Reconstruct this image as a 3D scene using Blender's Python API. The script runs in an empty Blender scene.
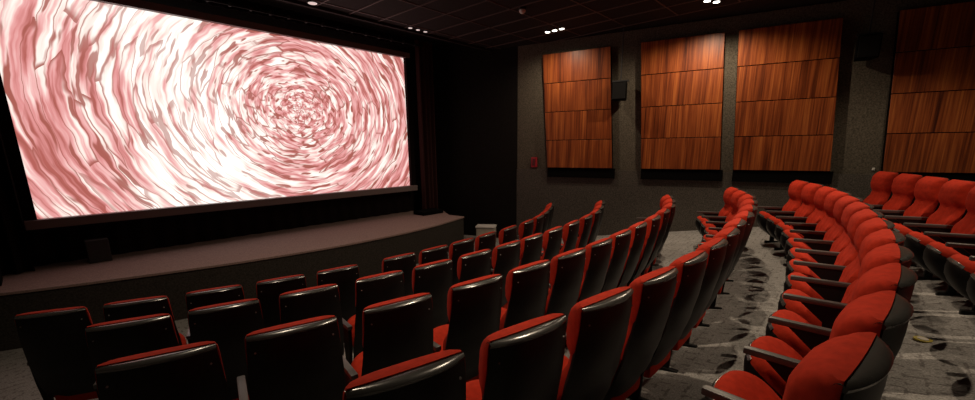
import bpy, bmesh, math, random
from mathutils import Matrix, Vector
random.seed(7)
S = bpy.context.scene
COL = S.collection
PI = math.pi
ZS = 2.345                      # eye height above the flat floor before the first row

# ------------------------------------------------------------------ camera, world, exposure
cd = bpy.data.cameras.new('camera'); cam = bpy.data.objects.new('camera', cd); COL.objects.link(cam)
cd.sensor_width = 36; cd.sensor_fit = 'HORIZONTAL'; cd.lens = 36*410.0/975; cd.shift_y = 39.3/975
cd.clip_start = .03; cd.clip_end = 100
cam.matrix_world = Matrix.Translation((0, 0, ZS)) @ Matrix.Rotation(PI/2-.219, 4, 'X') @ Matrix.Rotation(-.011, 4, 'Z')
S.camera = cam
W = bpy.data.worlds.new('world'); S.world = W; W.use_nodes = True
W.node_tree.nodes['Background'].inputs[0].default_value = (1, .8, .7, 1)
W.node_tree.nodes['Background'].inputs[1].default_value = .004
S.view_settings.view_transform = 'Standard'; S.view_settings.look = 'None'
S.view_settings.gamma = 1; S.view_settings.use_curve_mapping = False
S.view_settings.exposure = 0.0
try:
    S.cycles.use_denoising = True
    S.cycles.sample_clamp_indirect = 3
except Exception: pass
SCREEN_POWER = 1.0
CEIL = 2.35+ZS

# frames: (e, p) run along the screen and away from it
EA = math.radians(42.3)
EX, EY = math.sin(EA), math.cos(EA)
def ep(e, p): return Vector((e*EX-p*EY, e*EY+p*EX))
CEN = Vector((-6.507, 10.338))      # centre of the seating arcs
WD = Vector((math.sin(math.radians(-61)), math.cos(math.radians(-61))))   # along the right wall
WN = Vector((.4848, .8746))
TAB = [(0, 0), (7.3, 0), (7.86, .095), (8.88, .255), (10.02, .450), (11.02, .602), (12.0, .76), (13.05, .935), (15, 1.25), (30, 3.6)]
def floor_r(R):
    for (a, za), (b, zb) in zip(TAB, TAB[1:]):
        if R <= b: return za+(zb-za)*(R-a)/(b-a)
    return TAB[-1][1]
def floor_z(x, y): return floor_r((Vector((x, y))-CEN).length)

LAMPS = []
def lamp(e, p, power, ang=165, blend=.8, col=(1, .80, .58), size=.03, aim=None):
    l = bpy.data.lights.new('downlight_lamp', 'SPOT'); l.energy = power; l.spot_size = math.radians(ang); l.spot_blend = blend
    l.color = col; l.shadow_soft_size = size
    o = bpy.data.objects.new('downlight_lamp', l); COL.objects.link(o)
    q = ep(e, p); o.location = (q.x, q.y, CEIL-.03)
    if aim: o.rotation_euler = (Vector(aim)-o.location).to_track_quat('-Z', 'Y').to_euler()
    return o
CLUSTERS = [  # e, p, along-e?, power, label
    (7.68, 5.08, 0, 150, 'trio of bright white recessed downlights above the wood panel nearest the screen'),
    (8.02, 2.20, 156, 175, 'pair of recessed downlights above the second wood panel from the screen'),
    (7.85, -.95, 120, 85, None), (6.4, 1.7, 88, 210, None), (3.1, 1.15, 88, 230, None), (5.3, -1.4, 95, 200, None), (1.2, 3.4, 115, 130, None), (4.2, 3.6, 110, 80, None),
]
for e_, p_, k_, pw_, lb_ in CLUSTERS:
    lamp(e_, p_, pw_, k_ or 165, .5 if k_ else .8)

# ------------------------------------------------------------------ materials
def mat(name): 
    m = bpy.data.materials.new(name); m.use_nodes = True
    return m, m.node_tree, m.node_tree.nodes, m.node_tree.links, m.node_tree.nodes['Principled BSDF']
def plain(name, c, rough=.5, metal=0, spec=.5, coat=0, noise=0, scale=40, bump=0, sheen=0):
    m, t, N, L, B = mat(name)
    B.inputs['Base Color'].default_value = (*c, 1); B.inputs['Roughness'].default_value = rough; B.inputs['Metallic'].default_value = metal
    B.inputs['Specular IOR Level'].default_value = spec; B.inputs['Coat Weight'].default_value = coat
    B.inputs['Sheen Weight'].default_value = sheen
    tc = N.new('ShaderNodeTexCoord'); n = N.new('ShaderNodeTexNoise'); n.inputs['Scale'].default_value = scale; n.inputs['Detail'].default_value = 4
    L.new(tc.outputs['Object'], n.inputs['Vector'])
    if noise:
        r = N.new('ShaderNodeMapRange'); r.inputs[1].default_value = .3; r.inputs[2].default_value = .7
        r.inputs[3].default_value = 1-noise; r.inputs[4].default_value = 1+noise
        L.new(n.outputs[0], r.inputs[0])
        v = N.new('ShaderNodeVectorMath'); v.operation = 'SCALE'; v.inputs[0].default_value = c; L.new(r.outputs[0], v.inputs['Scale'])
        L.new(v.outputs[0], B.inputs['Base Color'])
    if bump:
        b = N.new('ShaderNodeBump'); b.inputs['Strength'].default_value = bump; b.inputs['Distance'].default_value = .004
        L.new(n.outputs[0], b.inputs['Height']); L.new(b.outputs[0], B.inputs['Normal'])
    return m
M = {}
M['red'] = plain('red_fabric', (.42, .027, .010), .9, spec=.15, noise=.15, scale=30, bump=.15)
M['shell'] = plain('black_shell', (.0075, .0065, .0065), .42, spec=.22, noise=.2, scale=20, bump=.03)
M['rim'] = plain('glossy_rim', (.050, .048, .045), .24, spec=1.0, noise=.1)
M['arm'] = plain('armrest_vinyl', (.075, .073, .070), .40, spec=.8)
M['iron'] = plain('black_iron', (.008, .008, .008), .6, spec=.2)
M['screw'] = plain('steel_screw', (.35, .35, .35), .6)
M['wallup'] = plain('wall_carpet', (.098, .084, .064), 1, spec=.1, noise=.45, scale=45, bump=.6)
M['walllow'] = plain('dado_carpet', (.085, .075, .064), 1, spec=.1, noise=.5, scale=55, bump=.6)
M['blackwall'] = plain('black_wall_cloth', (.011, .0095, .0085), 1, spec=.1, noise=.3, scale=30, bump=.3)
M['drape'] = plain('black_velvet', (.010, .006, .006), .9, spec=.1)
M['wine'] = plain('dark_wine_velvet', (.050, .018, .017), .85, spec=.2)
M['tile'] = plain('ceiling_tile_black', (.020, .015, .014), .9, spec=.2, noise=.2, scale=12)
M['bar'] = plain('ceiling_bar', (.08, .048, .042), .6)
M['frame'] = plain('screen_frame', (.22, .175, .175), .6)
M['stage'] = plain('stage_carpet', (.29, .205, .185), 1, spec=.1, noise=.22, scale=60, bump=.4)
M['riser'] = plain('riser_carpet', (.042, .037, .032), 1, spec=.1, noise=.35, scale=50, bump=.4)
M['speaker'] = plain('speaker_black', (.0035, .0035, .0035), .9, spec=.08)
M['greybox'] = plain('grey_cabinet', (.025, .025, .026), .6)
M['cream'] = plain('cream_plastic', (.55, .50, .42), .5)
M['alarm'] = plain('alarm_red', (.35, .01, .02), .5)
M['alarmd'] = plain('alarm_dark_red', (.10, .008, .01), .5)
M['yellow'] = plain('yellow_brass', (.45, .36, .06), .4)
M['white'] = plain('white_plastic', (.7, .68, .64), .5)
M['panelback'] = plain('panel_back_black', (.004, .0035, .0035), 1, spec=.05)

def emis(name, c, s):
    m, t, N, L, B = mat(name); B.inputs['Emission Color'].default_value = (*c, 1); B.inputs['Emission Strength'].default_value = s; B.inputs['Base Color'].default_value = (*c, 1)
    return m
M['lens'] = emis('lamp_lens', (1, .93, .8), 6)
M['lensdim'] = emis('lamp_lens_dim', (1, .85, .8), .5)

def floor_mat():
    m, t, N, L, B = mat('floor_carpet'); B.inputs['Roughness'].default_value = 1; B.inputs['Specular IOR Level'].default_value = .1
    tc = N.new('ShaderNodeTexCoord')
    mp = N.new('ShaderNodeMapping'); mp.inputs['Rotation'].default_value = (0, 0, EA+PI/2); L.new(tc.outputs['Object'], mp.inputs[0])
    br = N.new('ShaderNodeTexBrick'); br.offset = .5; br.inputs['Scale'].default_value = 1
    br.inputs['Brick Width'].default_value = .12; br.inputs['Row Height'].default_value = .10; br.inputs['Mortar Size'].default_value = .012; br.inputs['Mortar Smooth'].default_value = .3
    br.inputs['Color1'].default_value = (1, 1, 1, 1); br.inputs['Color2'].default_value = (.92, .92, .92, 1); br.inputs['Mortar'].default_value = (.56, .54, .54, 1)
    nz = N.new('ShaderNodeTexNoise'); nz.inputs['Scale'].default_value = 17; L.new(mp.outputs[0], nz.inputs['Vector'])
    mx0 = N.new('ShaderNodeMixRGB'); mx0.inputs[0].default_value = .03; L.new(mp.outputs[0], mx0.inputs[1]); L.new(nz.outputs['Color'], mx0.inputs[2])
    L.new(mx0.outputs[0], br.inputs['Vector'])
    n2 = N.new('ShaderNodeTexNoise'); n2.inputs['Scale'].default_value = 5; n2.inputs['Detail'].default_value = 8; L.new(tc.outputs['Object'], n2.inputs['Vector'])
    gate = N.new('ShaderNodeMapRange'); gate.inputs[1].default_value = .50; gate.inputs[2].default_value = .55; L.new(nz.outputs[0], gate.inputs[0])
    mg = N.new('ShaderNodeMixRGB'); mg.inputs[1].default_value = (.95, .95, .95, 1); L.new(gate.outputs[0], mg.inputs[0]); L.new(br.outputs[0], mg.inputs[2])
    n3 = N.new('ShaderNodeTexNoise'); n3.inputs['Scale'].default_value = 90; n3.inputs['Detail'].default_value = 3; L.new(tc.outputs['Object'], n3.inputs['Vector'])
    r = N.new('ShaderNodeMapRange'); r.inputs[1].default_value = .3; r.inputs[2].default_value = .7; r.inputs[3].default_value = .6; r.inputs[4].default_value = 1.35; L.new(n3.outputs[0], r.inputs[0])
    mu = N.new('ShaderNodeMixRGB'); mu.blend_type = 'MULTIPLY'; mu.inputs[0].default_value = 1; mu.inputs[1].default_value = (.30, .288, .275, 1); L.new(mg.outputs[0], mu.inputs[2])
    v = N.new('ShaderNodeVectorMath'); v.operation = 'SCALE'; L.new(mu.outputs[0], v.inputs[0]); L.new(r.outputs[0], v.inputs['Scale'])
    r2 = N.new('ShaderNodeMapRange'); r2.inputs[1].default_value = .3; r2.inputs[2].default_value = .7; r2.inputs[3].default_value = .88; r2.inputs[4].default_value = 1.1; L.new(n2.outputs[0], r2.inputs[0])
    v2 = N.new('ShaderNodeVectorMath'); v2.operation = 'SCALE'; L.new(v.outputs[0], v2.inputs[0]); L.new(r2.outputs[0], v2.inputs['Scale'])
    L.new(v2.outputs[0], B.inputs['Base Color'])
    b = N.new('ShaderNodeBump'); b.inputs['Strength'].default_value = .5; b.inputs['Distance'].default_value = .004; L.new(n3.outputs[0], b.inputs['Height']); L.new(b.outputs[0], B.inputs['Normal'])
    return m
M['floor'] = floor_mat()

def wood_mat():
    m, t, N, L, B = mat('wood_veneer'); B.inputs['Roughness'].default_value = .38; B.inputs['Specular IOR Level'].default_value = .35
    tc = N.new('ShaderNodeTexCoord'); oi = N.new('ShaderNodeObjectInfo')
    off = N.new('ShaderNodeVectorMath'); off.operation = 'SCALE'; off.inputs[0].default_value = (37, 11, 23); L.new(oi.outputs['Random'], off.inputs['Scale'])
    ad = N.new('ShaderNodeVectorMath'); L.new(tc.outputs['Object'], ad.inputs[0]); L.new(off.outputs[0], ad.inputs[1])
    mp = N.new('ShaderNodeMapping'); mp.inputs['Scale'].default_value = (1, 1, .05); L.new(ad.outputs[0], mp.inputs[0])
    n1 = N.new('ShaderNodeTexNoise'); n1.inputs['Scale'].default_value = 9; n1.inputs['Detail'].default_value = 5; n1.inputs['Roughness'].default_value = .65; L.new(mp.outputs[0], n1.inputs['Vector'])
    mp2 = N.new('ShaderNodeMapping'); mp2.inputs['Scale'].default_value = (1, 1, .02); L.new(ad.outputs[0], mp2.inputs[0])
    n2 = N.new('ShaderNodeTexNoise'); n2.inputs['Scale'].default_value = 45; n2.inputs['Detail'].default_value = 3; L.new(mp2.outputs[0], n2.inputs['Vector'])
    a = N.new('ShaderNodeMath'); a.operation = 'MULTIPLY_ADD'; a.inputs[1].default_value = .45; L.new(n2.outputs[0], a.inputs[0]); 
    a2 = N.new('ShaderNodeMath'); a2.operation = 'MULTIPLY'; a2.inputs[1].default_value = .62; L.new(n1.outputs[0], a2.inputs[0]); L.new(a2.outputs[0], a.inputs[2])
    cr = N.new('ShaderNodeValToRGB'); L.new(a.outputs[0], cr.inputs[0])
    e = cr.color_ramp.elements; e[0].position = .36; e[0].color = (.055, .011, .004, 1); e[1].position = .68; e[1].color = (.44, .130, .030, 1)
    k = e.new(.50); k.color = (.20, .044, .011, 1)
    k = e.new(.58); k.color = (.30, .074, .018, 1)
    L.new(cr.outputs[0], B.inputs['Base Color'])
    return m
M['wood'] = wood_mat()

def screen_mat():
    # projected picture: a whirl of pale and pink strips round a centre
    m, t, N, L, B = mat('projected_picture')
    N.remove(B); out = [n for n in N if n.type == 'OUTPUT_MATERIAL'][0]
    def math_(op, a, b=None, c=None):
        n = N.new('ShaderNodeMath'); n.operation = op
        for i, v in enumerate((a, b, c)):
            if v is None: continue
            if isinstance(v, (int, float)): n.inputs[i].default_value = v
            else: L.new(v, n.inputs[i])
        return n.outputs[0]
    def rng(v, a, b, c, d):
        n = N.new('ShaderNodeMapRange'); n.interpolation_type = 'SMOOTHSTEP'; L.new(v, n.inputs[0])
        for i, q in enumerate((a, b, c, d)): n.inputs[i+1].default_value = q
        return n.outputs[0]
    tc = N.new('ShaderNodeTexCoord'); nz = N.new('ShaderNodeTexNoise'); nz.inputs['Scale'].default_value = 1.4; nz.inputs['Detail'].default_value = 3
    L.new(tc.outputs['Object'], nz.inputs['Vector'])
    sub = N.new('ShaderNodeVectorMath'); sub.operation = 'SUBTRACT'; L.new(nz.outputs['Color'], sub.inputs[0]); sub.inputs[1].default_value = (.5, .5, .5)
    sc = N.new('ShaderNodeVectorMath'); sc.operation = 'SCALE'; sc.inputs['Scale'].default_value = .14; L.new(sub.outputs[0], sc.inputs[0])
    ad = N.new('ShaderNodeVectorMath'); L.new(tc.outputs['Object'], ad.inputs[0]); L.new(sc.outputs[0], ad.inputs[1])
    sp = N.new('ShaderNodeSeparateXYZ'); L.new(ad.outputs[0], sp.inputs[0])
    x = math_('SUBTRACT', sp.outputs[0], CX); z = math_('SUBTRACT', sp.outputs[2], CZ)
    xs = math_('MULTIPLY', x, .86)
    r = math_('SQRT', math_('ADD', math_('MULTIPLY', xs, xs), math_('MULTIPLY', z, z)))
    r = math_('MAXIMUM', r, .02)
    th = math_('ARCTAN2', z, xs)
    q = math_('POWER', r, .85)
    spir = math_('MULTIPLY_ADD', th, .55/(2*PI)*6, math_('MULTIPLY', q, 17.0))
    def vec(u, w, off):
        c = N.new('ShaderNodeCombineXYZ'); L.new(math_('MULTIPLY_ADD', q, u, off), c.inputs[0])
        L.new(math_('MULTIPLY', math_('DIVIDE', xs, r), w), c.inputs[1]); L.new(math_('MULTIPLY', math_('DIVIDE', z, r), w), c.inputs[2])
        return c.outputs[0]
    wob = N.new('ShaderNodeTexNoise'); wob.inputs['Scale'].default_value = 2.2; L.new(tc.outputs['Object'], wob.inputs['Vector'])
    def noise(u, w, off, det, rough=.5, wa=.8):
        v = N.new('ShaderNodeVectorMath'); v.operation = 'MULTIPLY_ADD'; L.new(wob.outputs['Color'], v.inputs[0]); v.inputs[1].default_value = (wa*u/12, .4, .4); L.new(vec(u, w, off), v.inputs[2])
        n = N.new('ShaderNodeTexNoise'); n.inputs['Scale'].default_value = 1; n.inputs['Detail'].default_value = det; n.inputs['Roughness'].default_value = rough
        L.new(v.outputs[0], n.inputs['Vector']); return n.outputs[0], v.outputs[0]
    big, vb = noise(14, 2.6, 0, 1.5, .5, .9)
    fine, vf = noise(25, 3.4, 31, 2, .55, .9)
    slit, vs_ = noise(18, 3.8, 67, 1, .5, 1.2)
    ve = N.new('ShaderNodeTexVoronoi'); ve.feature = 'DISTANCE_TO_EDGE'; ve.inputs['Scale'].default_value = .8; L.new(vb, ve.inputs['Vector'])
    vc = N.new('ShaderNodeTexVoronoi'); vc.inputs['Scale'].default_value = .8; L.new(vb, vc.inputs['Vector'])
    cs = N.new('ShaderNodeSeparateColor'); L.new(vc.outputs['Color'], cs.inputs[0])
    # hot band, brighter, left of the centre
    hx = math_('SUBTRACT', sp.outputs[0], HX)
    sl = math_('MULTIPLY_ADD', math_('SUBTRACT', sp.outputs[2], 1.5), .25, hx)
    hot = math_('POWER', 2.718, math_('MULTIPLY', math_('MULTIPLY', sl, sl), -1.0))
    far = rng(sp.outputs[0], 2.2, 0, 0, 1)
    tone = math_('ADD', math_('MULTIPLY', rng(big, .3, .7, 0, 1), .42), math_('MULTIPLY', rng(fine, .3, .7, 0, 1), .30))
    tone = math_('ADD', tone, math_('MULTIPLY', cs.outputs[0], .22))
    tone = math_('ADD', tone, math_('MULTIPLY', hot, .30))
    tone = math_('SUBTRACT', tone, math_('MULTIPLY', far, .06))
    cr = N.new('ShaderNodeValToRGB'); L.new(tone, cr.inputs[0]); e = cr.color_ramp.elements
    e[0].position = .14; e[0].color = (.48, .13, .11, 1); e[1].position = .86; e[1].color = (1.3, 1.22, 1.14, 1)
    k = e.new(.32); k.color = (.80, .32, .31, 1)
    k = e.new(.47); k.color = (.95, .52, .50, 1)
    k = e.new(.60); k.color = (1.05, .86, .78, 1)
    gap = rng(ve.outputs['Distance'], .0, .10, 0, 1)
    gap = math_('MAXIMUM', gap, rng(cs.outputs[1], .3, .6, 0, 1))
    gap = math_('MINIMUM', gap, rng(slit, .33, .41, 0, 1))
    gap = math_('MAXIMUM', gap, math_('MULTIPLY', hot, .40))
    mx = N.new('ShaderNodeMixRGB'); L.new(gap, mx.inputs[0]); mx.inputs[1].default_value = (.42, .12, .095, 1); L.new(cr.outputs[0], mx.inputs[2])
    em = N.new('ShaderNodeEmission'); L.new(mx.outputs[0], em.inputs[0]); em.inputs[1].default_value = SCREEN_POWER
    L.new(em.outputs[0], out.inputs[0])
    return m

# ------------------------------------------------------------------ mesh helpers
def link(name, bm, m, parent=None, smooth=False, loc=None, rot=None):
    me = bpy.data.meshes.new(name); bmesh.ops.recalc_face_normals(bm, faces=bm.faces); bm.to_mesh(me); bm.free()
    if m is not None: me.materials.append(m)
    if smooth:
        for f in me.polygons: f.use_smooth = True
    o = bpy.data.objects.new(name, me); COL.objects.link(o)
    if parent: o.parent = parent
    if loc is not None: o.location = loc
    if rot is not None: o.rotation_euler = rot
    return o
def box(bm, x0, x1, y0, y1, z0, z1, bev=0):
    r = bmesh.ops.create_cube(bm, size=1)
    for v in r['verts']:
        v.co = Vector((x0+(v.co.x+.5)*(x1-x0), y0+(v.co.y+.5)*(y1-y0), z0+(v.co.z+.5)*(z1-z0)))
    if bev:
        es = {e for v in r['verts'] for e in v.link_edges}
        bmesh.ops.bevel(bm, geom=list(es), offset=bev, segments=2, affect='EDGES', profile=.6)
def cyl(bm, r, z0, z1, x=0, y=0, n=16, r2=None):
    c = bmesh.ops.create_cone(bm, cap_ends=True, segments=n, radius1=r, radius2=r if r2 is None else r2, depth=z1-z0)
    for v in c['verts']: v.co += Vector((x, y, (z0+z1)/2))
def prism(bm, pts, z0, z1):
    a = [bm.verts.new((p[0], p[1], z0)) for p in pts]; b = [bm.verts.new((p[0], p[1], z1)) for p in pts]
    bm.faces.new(a[::-1]); bm.faces.new(b); n = len(pts)
    for i in range(n): bm.faces.new((a[i], a[(i+1) % n], b[(i+1) % n], b[i]))
def loft(bm, rings, caps=True):
    vs = [[bm.verts.new(p) for p in r] for r in rings]; n = len(vs[0])
    for a, b in zip(vs, vs[1:]):
        for i in range(n): bm.faces.new((a[i], a[(i+1) % n], b[(i+1) % n], b[i]))
    if caps: bm.faces.new(vs[0][::-1]); bm.faces.new(vs[-1])
def empty(name, loc, rz=0, label=None, cat=None, group=None):
    o = bpy.data.objects.new(name, None); COL.objects.link(o); o.location = loc; o.rotation_euler = (0, 0, rz); o.empty_display_size = .1
    tag(o, label, cat, group); return o
def tag(o, label=None, cat=None, group=None, kind=None):
    if label: o['label'] = label
    if cat: o['category'] = cat
    if group: o['group'] = group
    if kind: o['kind'] = kind
    return o
def wall(name, a, b, z0, z1, m, th=.15, side=1):
    """upright slab from a to b; th to the outer side"""
    a = Vector(a); b = Vector(b); d = (b-a).normalized(); n = Vector((-d.y, d.x))*th*side
    bm = bmesh.new(); prism(bm, [a, b, b+n, a+n], z0, z1)
    return tag(link(name, bm, m), kind='structure')

# ------------------------------------------------------------------ room shell
A_ = ep(8.17, 6.42); Aw = WN*9.55+WD*4.41
A_ = Aw
B_ = ep(7.92, 7.75); C_ = ep(7.5, 8.97)
mir = lambda P: ep(6.56-(P.x*EX+P.y*EY), (-P.x*EY+P.y*EX))
Aend = A_-WD*14.2
A2, B2, C2, A2end = mir(A_), mir(B_), mir(C_), mir(Aend)
o = wall('wall_right', A_, Aend, -.1, CEIL, M['wallup'], side=1)
wall('wall_left', A2, A2end, -.1, CEIL, M['wallup'], side=-1)
wall('wall_back', Aend, A2end, 0, CEIL, M['wallup'], side=1)
FT = 3.6+ZS-1.0
for nm, P, Q, s in (('wall_front_return_right', B_, A_, 1), ('wall_front_side_right', C_, B_, 1), ('wall_front', C2, C_, 1), ('wall_front_side_left', B2, C2, 1), ('wall_front_return_left', A2, B2, 1)):
    wall(nm, P, Q, -.1, FT if 'return' not in nm else FT, M['blackwall'], side=s)
# proud lower carpet panel along the right wall, and on the black walls
bm = bmesh.new(); q = -WN*.035
prism(bm, [A_, Aend, Aend+q, A_+q], 0, ZS-.52); tag(link('trim_1', bm, M['walllow']), kind='structure')
for k, (P, Q) in enumerate(((B_, A_), (C_, B_))):
    d = (Q-P).normalized(); n = Vector((d.y, -d.x))*.03
    bm = bmesh.new(); prism(bm, [P, Q, Q+n, P+n], 0, ZS-.62); tag(link('trim_%d' % (k+2), bm, M['blackwall']), kind='structure')
# floor: flat before the first row, then one ramp that rises with the arcs
bm = bmesh.new(); ne, npp = 62, 72; grid = []
e0, e1, p0, p1 = -5.2, 11.8, -7.6, 9.1
for i in range(ne+1):
    row = []
    for j in range(npp+1):
        Q = ep(e0+(e1-e0)*i/ne, p0+(p1-p0)*j/npp); row.append(bm.verts.new((Q.x, Q.y, floor_z(Q.x, Q.y))))
    grid.append(row)
for i in range(ne):
    for j in range(npp): bm.faces.new((grid[i][j], grid[i+1][j], grid[i+1][j+1], grid[i][j+1]))
tag(link('floor', bm, M['floor'], smooth=True), kind='structure')

# ceiling: slab, tiles one by one over the seats, bars between them
bm = bmesh.new()
P = [ep(-5.5, -7.8), ep(12, -7.8), ep(12, 7.21), ep(-5.5, 7.21)]
prism(bm, P, CEIL+.02, CEIL+.14)
ceil = tag(link('ceiling', bm, M['tile']), kind='structure')
bm = bmesh.new(); P = [ep(-2.2, 7.21), ep(9, 7.21), ep(9, 9.3), ep(-2.2, 9.3)]; prism(bm, P, FT, FT+.1)
tag(link('ceiling_recess', bm, M['blackwall']), kind='structure')
bm = bmesh.new(); P = [ep(-5.5, 7.15), ep(12, 7.15), ep(12, 7.21), ep(-5.5, 7.21)]; prism(bm, P, CEIL-.045, FT)
tag(link('ceiling_edge', bm, M['tile']), kind='structure')
es = [4.27-.6*k for k in range(9, 0, -1)]+[4.27+.6*k for k in range(0, 8)]
ps = [7.15, 6.92]+[5.92-k for k in range(0, 7)]
tm = {}
ua = EA
for i in range(len(es)-1):
    for j in range(len(ps)-1):
        w, h = es[i+1]-es[i]-.024, ps[j]-ps[j+1]-.024
        key = (round(w, 3), round(h, 3))
        if key not in tm:
            b = bmesh.new(); box(b, -w/2, w/2, -h/2, h/2, 0, .02, .004)
            me = bpy.data.meshes.new('ceiling_tile'); b.to_mesh(me); b.free(); me.materials.append(M['tile']); tm[key] = me
        Q = ep((es[i]+es[i+1])/2, (ps[j]+ps[j+1])/2)
        t = bpy.data.objects.new('ceiling_tile', tm[key]); COL.objects.link(t); t.parent = ceil
        t.location = (Q.x, Q.y, CEIL+random.uniform(-.0015, .0015)); t.rotation_euler = (0, 0, PI/2-EA)
for e in es:
    a, b = ep(e-.012, ps[-1]), ep(e-.012, 7.15); c, d = ep(e+.012, 7.15), ep(e+.012, ps[-1])
    bm = bmesh.new(); prism(bm, [a, d, c, b], CEIL-.012, CEIL+.02); link('ceiling_bar', bm, M['bar'], ceil)
for p in ps[1:]:
    bm = bmesh.new(); prism(bm, [ep(es[0], p-.012), ep(es[-1], p-.012), ep(es[-1], p+.012), ep(es[0], p+.012)], CEIL-.010, CEIL+.02); link('ceiling_bar', bm, M['bar'], ceil)

# ------------------------------------------------------------------ stage
SZ = ZS-1.62
fr = [(-8.3, 3.9), (-6.9, 4.17), (-5.79, 4.62), (-4.82, 5.18), (-3.68, 5.95), (-2.6, 6.88), (-1.9, 7.66), (-1.52, 8.14), (-1.12, 8.75), (-.78, 9.40), (-.56, 9.86)]
def cr_spline(P, n=6):
    out = []
    for i in range(len(P)-1):
        p0 = Vector(P[max(i-1, 0)]); p1 = Vector(P[i]); p2 = Vector(P[i+1]); p3 = Vector(P[min(i+2, len(P)-1)])
        for k in range(n):
            t = k/n; out.append(.5*((2*p1)+(-p0+p2)*t+(2*p0-5*p1+4*p2-p3)*t*t+(-p0+3*p1-3*p2+p3)*t**3))
    out.append(Vector(P[-1])); return out
edge = cr_spline(fr)
back = [Vector((-.95, 10.15)), Vector((-1.25, 11.1)), ep(7.35, 8.9), ep(-.85, 8.9)]
st = empty('stage', (0, 0, 0)); tag(st, 'low curved carpeted stage below the screen', kind='structure')
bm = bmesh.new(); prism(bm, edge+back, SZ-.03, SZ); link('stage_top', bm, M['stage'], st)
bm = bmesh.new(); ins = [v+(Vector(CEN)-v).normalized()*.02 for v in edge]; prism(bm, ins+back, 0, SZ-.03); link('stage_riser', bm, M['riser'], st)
bm = bmesh.new(); Q = [ep(6.35, 7.9), ep(7.0, 7.9), ep(7.0, 8.3), ep(6.35, 8.3)]; prism(bm, Q, SZ, SZ+.09)
tag(link('low_platform', bm, M['speaker']), 'flat black low platform on the back right corner of the stage', 'platform')

# ------------------------------------------------------------------ screen
SP = 8.7
SX0, SX1, SB, STP = -.04, 6.58, ZS-.925, ZS+2.16
CX, CZ = 3.91-SX0, .80+ZS-SB; HX = 2.05
M['screen'] = screen_mat()
org = ep(SX0, SP); rz = PI/2-EA
scr = empty('cinema_screen', (org.x, org.y, SB), rz, 'large wide cinema screen showing a whirl of pink and white strips', 'screen')
w, h = SX1-SX0, STP-SB
bm = bmesh.new(); box(bm, 0, w, -.005, .03, 0, h); link('projected_image', bm, M['screen'], scr)
for nm, a in (('frame_bar', (-.13, w+.13, -.16, .04, -.13, 0)), ('frame_bar', (-.13, w+.13, -.10, .04, h, h+.12)), ('frame_bar', (-.13, 0, -.10, .04, 0, h)), ('frame_bar', (w, w+.13, -.10, .04, 0, h))):
    bm = bmesh.new(); box(bm, *a, .008); link(nm, bm, M['frame'] if a[4] < 0 or a[5] > h else M['drape'], scr)
def drape(name, e0, e1, p, z0, z1, m, amp, wl, label, cat):
    n = int((e1-e0)/wl*10); pts = []
    o = ep(e0, p); root = bmesh.new(); ph = random.random()*6
    f = [(i/n*(e1-e0), amp*math.sin(2*PI*i/10+ph)+amp*.3*math.sin(2*PI*i/23)) for i in range(n+1)]
    ring = [(x, y) for x, y in f]+[(x, y+.015) for x, y in reversed(f)]
    prism(root, ring, 0, z1-z0)
    t = link(name, root, m, smooth=False, loc=(o.x, o.y, z0), rot=(0, 0, rz)); tag(t, label, cat); return t
drape('side_curtain', 6.80, 7.28, 8.45, SZ+.005, FT-.02, M['wine'], .045, .13, 'narrow dark red pleated curtain hanging right of the screen', 'curtain')
drape('side_curtain', -.62, -.18, 8.45, SZ+.005, FT-.02, M['drape'], .05, .16, 'black pleated curtain hanging left of the screen', 'curtain')
drape('top_curtain', -.12, 6.74, 8.42, STP+.21, FT-.03, M['drape'], .03, .2, 'black pleated pelmet curtain along the top of the screen', 'curtain')
drape('under_curtain', -.3, 7.1, 8.78, SZ+.005, SB-.15, M['drape'], .02, .3, 'black cloth hanging below the screen down to the stage', 'curtain')
# curtain rail above the screen, with small brackets
r = empty('curtain_rail', (ep(-.3, 8.33).x, ep(-.3, 8.33).y, ZS+2.42), rz, 'thin black curtain rail running above the screen', 'rail')
bm = bmesh.new(); box(bm, 0, 7.2, -.015, .015, -.02, .02); link('rail', bm, M['iron'], r)
for k in range(22):
    bm = bmesh.new(); box(bm, .1+k*.325, .14+k*.325, -.03, .03, -.035, .03, .006); link('bracket', bm, M['greybox'], r)

def cabinet(name, e, p, z, w, d, h, m, label, cat, grille=True, rot=0):
    Q = ep(e, p); t = empty(name, (Q.x, Q.y, z), rz+rot, label, cat)
    bm = bmesh.new(); box(bm, -w/2, w/2, -d/2, d/2, 0, h, .012); link('cabinet', bm, m, t)
    if grille:
        bm = bmesh.new(); box(bm, -w/2+.02, w/2-.02, -d/2-.012, -d/2, .03, h-.03, .004); link('grille', bm, M['greybox'] if m is not M['greybox'] else M['speaker'], t)
    return t
cabinet('stage_speaker', .50, 8.45, SZ, .26, .2, .34, M['greybox'], 'small dark grey cabinet standing on the stage under the left part of the screen', 'speaker', grille=False)
cabinet('floor_speaker', -.72, 8.0, SZ, .5, .4, 1.15, M['speaker'], 'tall dark speaker cabinet at the far left edge of the stage', 'speaker')

# cream box on the floor by the stage end
t = empty('storage_box', (-.03, 10.35, 0), -.15, 'cream plastic box on the floor beside the right end of the stage', 'box')
bm = bmesh.new(); box(bm, -.24, .24, -.16, .16, 0, .36, .03); link('box_body', bm, M['cream'], t)
bm = bmesh.new(); box(bm, -.255, .255, -.175, .175, .36, .41, .018); link('lid', bm, M['white'], t)

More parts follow.
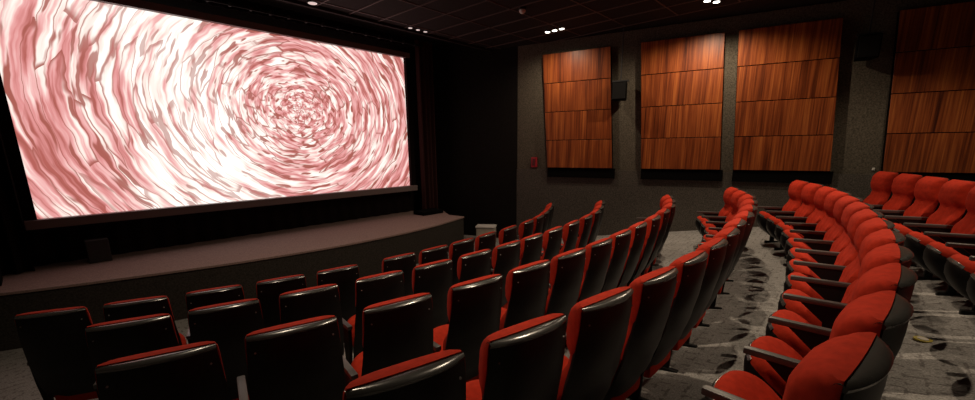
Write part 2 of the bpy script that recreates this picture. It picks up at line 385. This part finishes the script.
# ------------------------------------------------------------------ wood panels on the right wall
PZ0, PZ1 = ZS-.475, ZS+2.07
order = ['nearest the screen', 'second from the screen', 'third from the screen', 'rightmost in view']
light = ['its left edge by a red alarm box', 'lit from above at its top right', 'brightest along its top left', 'cut by the right edge of view']
for k, (sb, sw) in enumerate([(2.805, 1.53), (.685, 1.49), (-1.03, 1.50), (-3.30, 1.64), (-5.6, 1.6)]):
    base = WN*9.43+WD*sb
    a = math.atan2(-WD.y, -WD.x)     # local x runs right along the wall, local y into the wall
    lab = ('reddish wood panel of four boards, %s' % order[k]) if k < 4 else 'tall reddish wood panel out of view beyond the rightmost one'
    t = empty('wood_panel', (base.x, base.y, PZ0), a, lab, 'wall panel', 'wood panels along the right wall')
    H = PZ1-PZ0; sk = .17; n = 4; g = .007
    def quad(z0, z1, m0, y0, y1):
        x = lambda z: -sk*z/H
        b = bmesh.new(); vs = []
        for y in (y0, y1):
            for xx, zz in ((-sw/2+m0, z0), (sw/2-m0, z0), (sw/2-m0, z1), (-sw/2+m0, z1)): vs.append(b.verts.new((xx+x(zz), y, zz)))
        for f in ((0, 1, 2, 3), (7, 6, 5, 4), (0, 4, 5, 1), (1, 5, 6, 2), (2, 6, 7, 3), (3, 7, 4, 0)): b.faces.new([vs[i] for i in f])
        bmesh.ops.bevel(b, geom=b.edges[:], offset=.003, segments=1, affect='EDGES'); return b
    for i in range(n):
        link('board', quad(H*i/n+g, H*(i+1)/n-g, .004, 0, .02), M['wood'], t)
    link('backing', quad(0, H, .0, .021, .112), M['panelback'], t)
    bm = bmesh.new(); box(bm, -sw/2+.0, sw/2+.05, .03, .085, -.22, -.002); link('lower_strip', bm, M['panelback'], t)  # black strip below the lowest board, set back from its face
# wall speakers in the gaps
for k, (s, z, lab) in enumerate([(1.93, .95, 'black speaker hung on a rod between the first two wood panels'), (-1.95, 1.35, 'black speaker hung high between the third and fourth wood panels')]):
    b = WN*9.30+WD*s; t = empty('wall_speaker', (b.x, b.y, ZS+z), math.atan2(-WD.y, -WD.x), lab, 'speaker')
    bm = bmesh.new(); vs = []
    box(bm, -.15, .15, -.13, .15, 0, .36, .012)
    for v in bm.verts:
        if v.co.y > 0: v.co.x *= .75
    link('cabinet', bm, M['speaker'], t)
    bm = bmesh.new(); box(bm, -.13, .13, -.145, -.13, .02, .34, .004); link('grille', bm, M['iron'], t)
    bm = bmesh.new(); cyl(bm, .012, .36, 2.35-z, 0, 0, 10); link('rod', bm, M['greybox'], t)
    bm = bmesh.new(); box(bm, -.16, .16, -.03, .03, .365, .40, .004); link('bracket', bm, M['greybox'], t)
# alarm and switch
b = WN*9.545+WD*3.94; t = empty('alarm_box', (b.x, b.y, ZS-.47), math.atan2(-WD.y, -WD.x), 'small red alarm box on the grey wall left of the wood panels', 'alarm')
bm = bmesh.new(); box(bm, -.075, .075, -.05, .0, 0, .24, .008); link('housing', bm, M['alarm'], t)
bm = bmesh.new(); box(bm, -.035, .035, -.058, -.05, .04, .20, .003); link('front_plate', bm, M['alarmd'], t)
b = WN*9.55+WD*(-2.38); t = empty('wall_switch', (b.x, b.y, ZS-.45), math.atan2(-WD.y, -WD.x), 'tiny white wall fitting beside the rightmost wood panel', 'switch')
bm = bmesh.new(); box(bm, -.018, .018, -.02, 0, 0, .045, .004); link('cover', bm, M['white'], t)
bm = bmesh.new(); box(bm, -.007, .007, -.025, -.02, .012, .034, .002); link('rocker', bm, M['cream'], t)

# ------------------------------------------------------------------ ceiling lights that can be seen
def downlight(e, p, label, lens, r=.045):
    Q = ep(e, p); t = empty('downlight', (Q.x, Q.y, CEIL-.012), 0, label, 'light', 'recessed ceiling downlights')
    bm = bmesh.new(); cyl(bm, r+.018, -.008, .0, n=20); link('trim_ring', bm, M['iron'], t)
    bm = bmesh.new(); cyl(bm, r, -.014, -.008, n=20); link('lens', bm, lens, t)
names = ['left', 'middle', 'right']
for k in range(3): downlight(7.69, 5.25-k*.17, '%s lamp of the bright trio above the wood panel nearest the screen' % names[k], M['lens'], .05)
for k in range(2): downlight(7.98+k*.16, 2.30-k*.10, '%s lamp of the pair at the top edge above the second wood panel' % ('left', 'right')[k], M['lens'], .05)
for k in range(3): downlight(5.52+k*.19, 7.02, '%s lamp of the dim trio by the top right corner of the screen' % names[k], M['lensdim'], .04)
downlight(3.55, 7.02, 'dim lamp at the top edge above the middle of the screen', M['lensdim'], .07)
Q = ep(6.14, 4.72); t = empty('dome_camera', (Q.x, Q.y, CEIL-.012), 0, 'small round dome hanging from the dark ceiling left of the bright trio', 'camera')
bm = bmesh.new(); bmesh.ops.create_uvsphere(bm, u_segments=20, v_segments=12, radius=.055)
for v in bm.verts: v.co.z = v.co.z*.9-.045
link('dome', bm, M['white'], t, smooth=True)
bm = bmesh.new(); cyl(bm, .065, -.03, 0, n=20); link('mount', bm, M['iron'], t)

# ------------------------------------------------------------------ cinema seats
def interp(T, z):
    for a, b in zip(T, T[1:]):
        if z <= b[0]:
            t = (z-a[0])/(b[0]-a[0]); t = t*t*(3-2*t)*.5+t*.5
            return [a[i]+(b[i]-a[i])*t for i in range(1, len(a))]
    return list(T[-1][1:])
TOP = 1.05
# z, corner line y, half width, sag of the rear
SH = [(.23, -.06, .236, .034), (.40, -.13, .246, .044), (.60, -.185, .244, .050), (.80, -.225, .232, .052), (.95, -.247, .221, .052), (TOP, -.25, .213, .050)]
def shell_bm():
    bm = bmesh.new(); rings = []
    n = 12
    for k in range(15):
        z = .23+(TOP-.02-.23)*k/14; y, hw, sag = interp(SH, z)
        ring = []
        for i in range(n+1):
            u = -1+2*i/n; ring.append((u*hw, y-sag*(1-abs(u)**2.4), z))
        for i in range(n+1):
            u = 1-2*i/n; ring.append((u*(hw-.008), y+.018-(sag-.03)*(1-abs(u)**2.4), z))
        rings.append(ring)
    loft(bm, rings); return bm
def rim_bm():
    bm = bmesh.new(); rings = []; n = 16
    y, hw, sag = interp(SH, TOP)
    for i in range(n+1):
        u = -1+2*i/n
        cx = u*(hw+.001); yr = y-sag*(1-abs(u)**2.4)-.002; yf = yr+.030+.026*(1-u*u)
        zt = TOP+.006*(1-u*u); h = .022
        prof = [(0, -h), (-.003, -.012), (.006, -.003), ((yf-yr)*.5, 0), ((yf-yr)-.006, -.004), ((yf-yr), -.014), ((yf-yr), -h)]
        rings.append([(cx, yr+a, zt+b) for a, b in prof])
    loft(bm, rings); return bm
# cushion of the back: z, front depth from the corner line, half width
CU = [(.33, .06, .222), (.42, .072, .234), (.52, .075, .236), (.62, .070, .234), (.71, .048, .224), (.77, .050, .218), (.83, .092, .228), (.89, .118, .226), (.96, .122, .224), (1.00, .108, .222), (1.025, .088, .220), (1.042, .062, .217), (1.056, .034, .208)]
def cushion_bm():
    bm = bmesh.new(); rings = []; n = 14
    zs = [.33+(1.05-.33)*k/26 for k in range(24)]+[1.00, 1.015, 1.028, 1.040, 1.049, 1.056]
    zs = sorted(set(zs))
    for z in zs:
        yc, _, sag = interp(SH, min(z, TOP)); dep, hw = interp(CU, z)
        ring = []
        tuck = .0
        for i in range(n+1):
            u = -1+2*i/n; ring.append((u*hw, yc+.006-(sag-.045)*(1-u*u)+tuck, z))
        for i in range(n+1):
            u = 1-2*i/n
            ee = 6.0 if z < .75 else 6.0-2.2*min(1, (z-.75)/.1)
            k = (1-abs(u)**ee)**(1/2.1)
            wing = .028*math.exp(-((abs(u)-.80)/.14)**2)*max(0, 1-abs(z-.60)/.12) if .48 < z < .72 else 0
            groove = -.010*math.exp(-(u/.05)**2)*(1 if z < .8 else 0)
            ring.append((u*hw*(1-.02*k), yc+.02+dep*k+wing+groove, z))
        rings.append(ring)
    loft(bm, rings); return bm
def lumbar_bm():   # rear roll of the seat below the shell
    bm = bmesh.new(); box(bm, -.200, .200, -.09, .03, .15, .29, .035); return bm
HY, HZ, TILT = -.03, .265, math.radians(38)
def pan(v):   # seat frame (x across, s along from the hinge, t up off the pan) -> seat local
    x, s, t = v; c, k = math.cos(TILT), math.sin(TILT)
    return (x, HY+s*c-t*k, HZ+s*k+t*c)
def outline(L, hw, n=18, front=.55):
    pts = []
    for i in range(n+1):
        u = math.sin(PI/2*(-1+2*i/n)); pts.append((u*hw, L*(.60+.40*max(0, 1-abs(u)**2.4)**(1/2.2))))
    return [(-hw*.92, 0)]+pts+[(hw*.92, 0)]
def pan_cushion_bm():
    bm = bmesh.new(); rings = []
    for t, sc, ext in ((.0, .97, 0), (.02, 1, .004), (.045, 1, .004), (.065, .98, -.006), (.080, .93, -.022), (.090, .83, -.05), (.095, .65, -.10)):
        rings.append([pan((x*sc, max(s, .0)*(1 if s == 0 else (.385+ext)/.385)*(.93+.07*sc) if s else .02+(1-sc)*.15, t)) for x, s in outline(.400, .206)])
    loft(bm, rings); return bm
def pan_shell_bm():
    bm = bmesh.new(); rings = []
    for t, sc, L in ((.012, 1.0, .395), (-.01, 1.0, .395), (-.05, .97, .375), (-.10, .92, .33), (-.13, .84, .27), (-.15, .66, .20)):
        rings.append([pan((x*sc, s, t)) for x, s in outline(L, .204)])
    loft(bm, rings); return bm
def pan_trim_bm():
    bm = bmesh.new(); rings = []
    pts = outline(.396, .203)[1:-1][4:15]
    for x, s in pts:
        rings.append([pan((x*a, s*b, t)) for a, b, t in ((1, 1, -.012), (1.02, 1.025, -.004), (1.02, 1.025, .016), (1, 1.01, .022), (.96, .97, .020), (.96, .97, -.01))])
    loft(bm, rings); return bm
def arm_bm(x):
    bm = bmesh.new(); box(bm, x-.023, x+.023, -.13, .26, .575, .611, .010); return bm
def standard_bm(x):
    bm = bmesh.new()
    a = [(-.12, .575), (.16, .575), (.03, .46), (.01, .20), (.01, .03), (-.05, .03), (-.06, .20), (-.10, .40)]
    vs = [[bm.verts.new((x+dx, y, z)) for y, z in a] for dx in (-.015, .015)]
    bm.faces.new(vs[0]); bm.faces.new(vs[1][::-1]); n = len(a)
    for i in range(n): bm.faces.new((vs[0][i], vs[0][(i+1) % n], vs[1][(i+1) % n], vs[1][i]))
    return bm
def foot_bm(x):
    bm = bmesh.new(); box(bm, x-.022, x+.022, -.12, .08, -.03, .03, .008); return bm
def screw_bm(x):
    bm = bmesh.new(); c = bmesh.ops.create_cone(bm, cap_ends=True, segments=10, radius1=.005, radius2=.004, depth=.006)
    y, hw, sag = interp(SH, .985)
    u = x/hw
    for v in bm.verts: v.co = Vector((v.co.x+x, v.co.z+y-sag*(1-abs(u)**2.4)-.002, v.co.y+.965))
    return bm
def mesh_of(bm, name, m, smooth=True, sub=0):
    me = bpy.data.meshes.new(name); bmesh.ops.recalc_face_normals(bm, faces=bm.faces); bm.to_mesh(me); bm.free(); me.materials.append(m)
    if smooth:
        for f in me.polygons: f.use_smooth = True
        try: me.set_sharp_from_angle(angle=math.radians(42))
        except Exception: pass
    return me
XA = -.263
PARTS = [('back_shell', mesh_of(shell_bm(), 'back_shell', M['shell']), [('rim', mesh_of(rim_bm(), 'rim', M['rim'])), ('screw', mesh_of(screw_bm(-.185), 'screw', M['screw'])), ('screw', mesh_of(screw_bm(.185), 'screw', M['screw']))]),
         ('back_cushion', mesh_of(cushion_bm(), 'back_cushion', M['red']), []),
         ('seat_roll', mesh_of(lumbar_bm(), 'seat_roll', M['red']), []),
         ('seat_shell', mesh_of(pan_shell_bm(), 'seat_shell', M['shell']), [('shell_edge', mesh_of(pan_trim_bm(), 'shell_edge', M['rim']))]),
         ('seat_cushion', mesh_of(pan_cushion_bm(), 'seat_cushion', M['red']), []),
         ('armrest', mesh_of(arm_bm(XA), 'armrest', M['arm']), []),
         ('leg', mesh_of(standard_bm(XA), 'leg', M['iron'], False), [('foot', mesh_of(foot_bm(XA), 'foot', M['iron'], False))])]
ENDP = [('armrest', mesh_of(arm_bm(-XA), 'armrest', M['arm']), []), ('leg', mesh_of(standard_bm(-XA), 'leg', M['iron'], False), [('foot', mesh_of(foot_bm(-XA), 'foot', M['iron'], False))])]
def seat(R, th, label, group, last=False):
    n = Vector((math.cos(th), math.sin(th))); P = CEN+n*(R-.25)
    t = empty('cinema_chair', (P.x, P.y, floor_r(R-.25)), th+PI/2, label, 'chair', group)
    for nm, me, subs in PARTS+(ENDP if last else []):
        o = bpy.data.objects.new(nm, me); COL.objects.link(o); o.parent = t
        for n2, m2 in subs:
            c = bpy.data.objects.new(n2, m2); COL.objects.link(c); c.parent = o
    return t
ROWS = [
 (7.86, [-1.1777, -1.1087, -1.0369, -.9664, -.8955, -.8011, -.733, -.6655, -.5975, -.5265, -.452, -.384, -.317, -.250, -.183], 'first row from the screen'),
 (8.88, [-1.0826, -1.0229, -.9587, -.8926, -.8297, -.7665, -.7058, -.6460, -.5845, -.5235, -.462, -.401, -.336, -.268], 'second row from the screen'),
 (10.02, [-1.0442, -.9893, -.9312, -.8723, -.8176, -.7636, -.7089, -.6550, -.599, -.543, -.487, -.431, -.375, -.319], 'third row from the screen'),
 (11.02, [-1.0200, -.9688, -.9192, -.8696, -.8200]+[-.8209+.0505*k for k in range(1, 11)], 'fourth row from the screen'),
 (11.98, [-.889+.0466*k for k in range(13)], 'fifth row'),
 (13.05, [-.345-.043*k for k in range(10)][::-1], 'sixth row'),
]
ORD = ['first', 'second', 'third', 'fourth', 'fifth', 'sixth', 'seventh', 'eighth', 'ninth', 'tenth', 'eleventh', 'twelfth', 'thirteenth', 'fourteenth', 'fifteenth', 'sixteenth']
for ri, (R, ths, rn) in enumerate(ROWS):
    n = len(ths)
    for k, th in enumerate(ths):
        r = R+((.19 if ri < 4 else .11)*min(1, max(0, (th+.62)/.2)) if ri < 5 else 0)
        if k < (n+1)//2: pos = '%s from the near end' % ORD[k] if k else 'at the near end'
        else: pos = '%s from the far end' % ORD[n-1-k] if k < n-1 else 'at the far end'
        look = 'black-backed red chair' if ri < 4 else 'red chair facing us'
        seat(r, th, '%s, %s of the %s' % (look, pos, rn), 'chairs of the %s' % rn, last=(k == n-1))

# round brass floor marker behind the fifth row
z = floor_z(3.44, 2.99)
t = empty('floor_marker', (3.44, 2.99, z), 0, 'round yellow marker set in the carpet between the two right rows', 'floor marker')
bm = bmesh.new(); cyl(bm, .055, .0, .012, n=24); link('ring', bm, M['yellow'], t)
bm = bmesh.new(); cyl(bm, .035, .012, .016, n=24); link('centre_disc', bm, M['cream'], t)
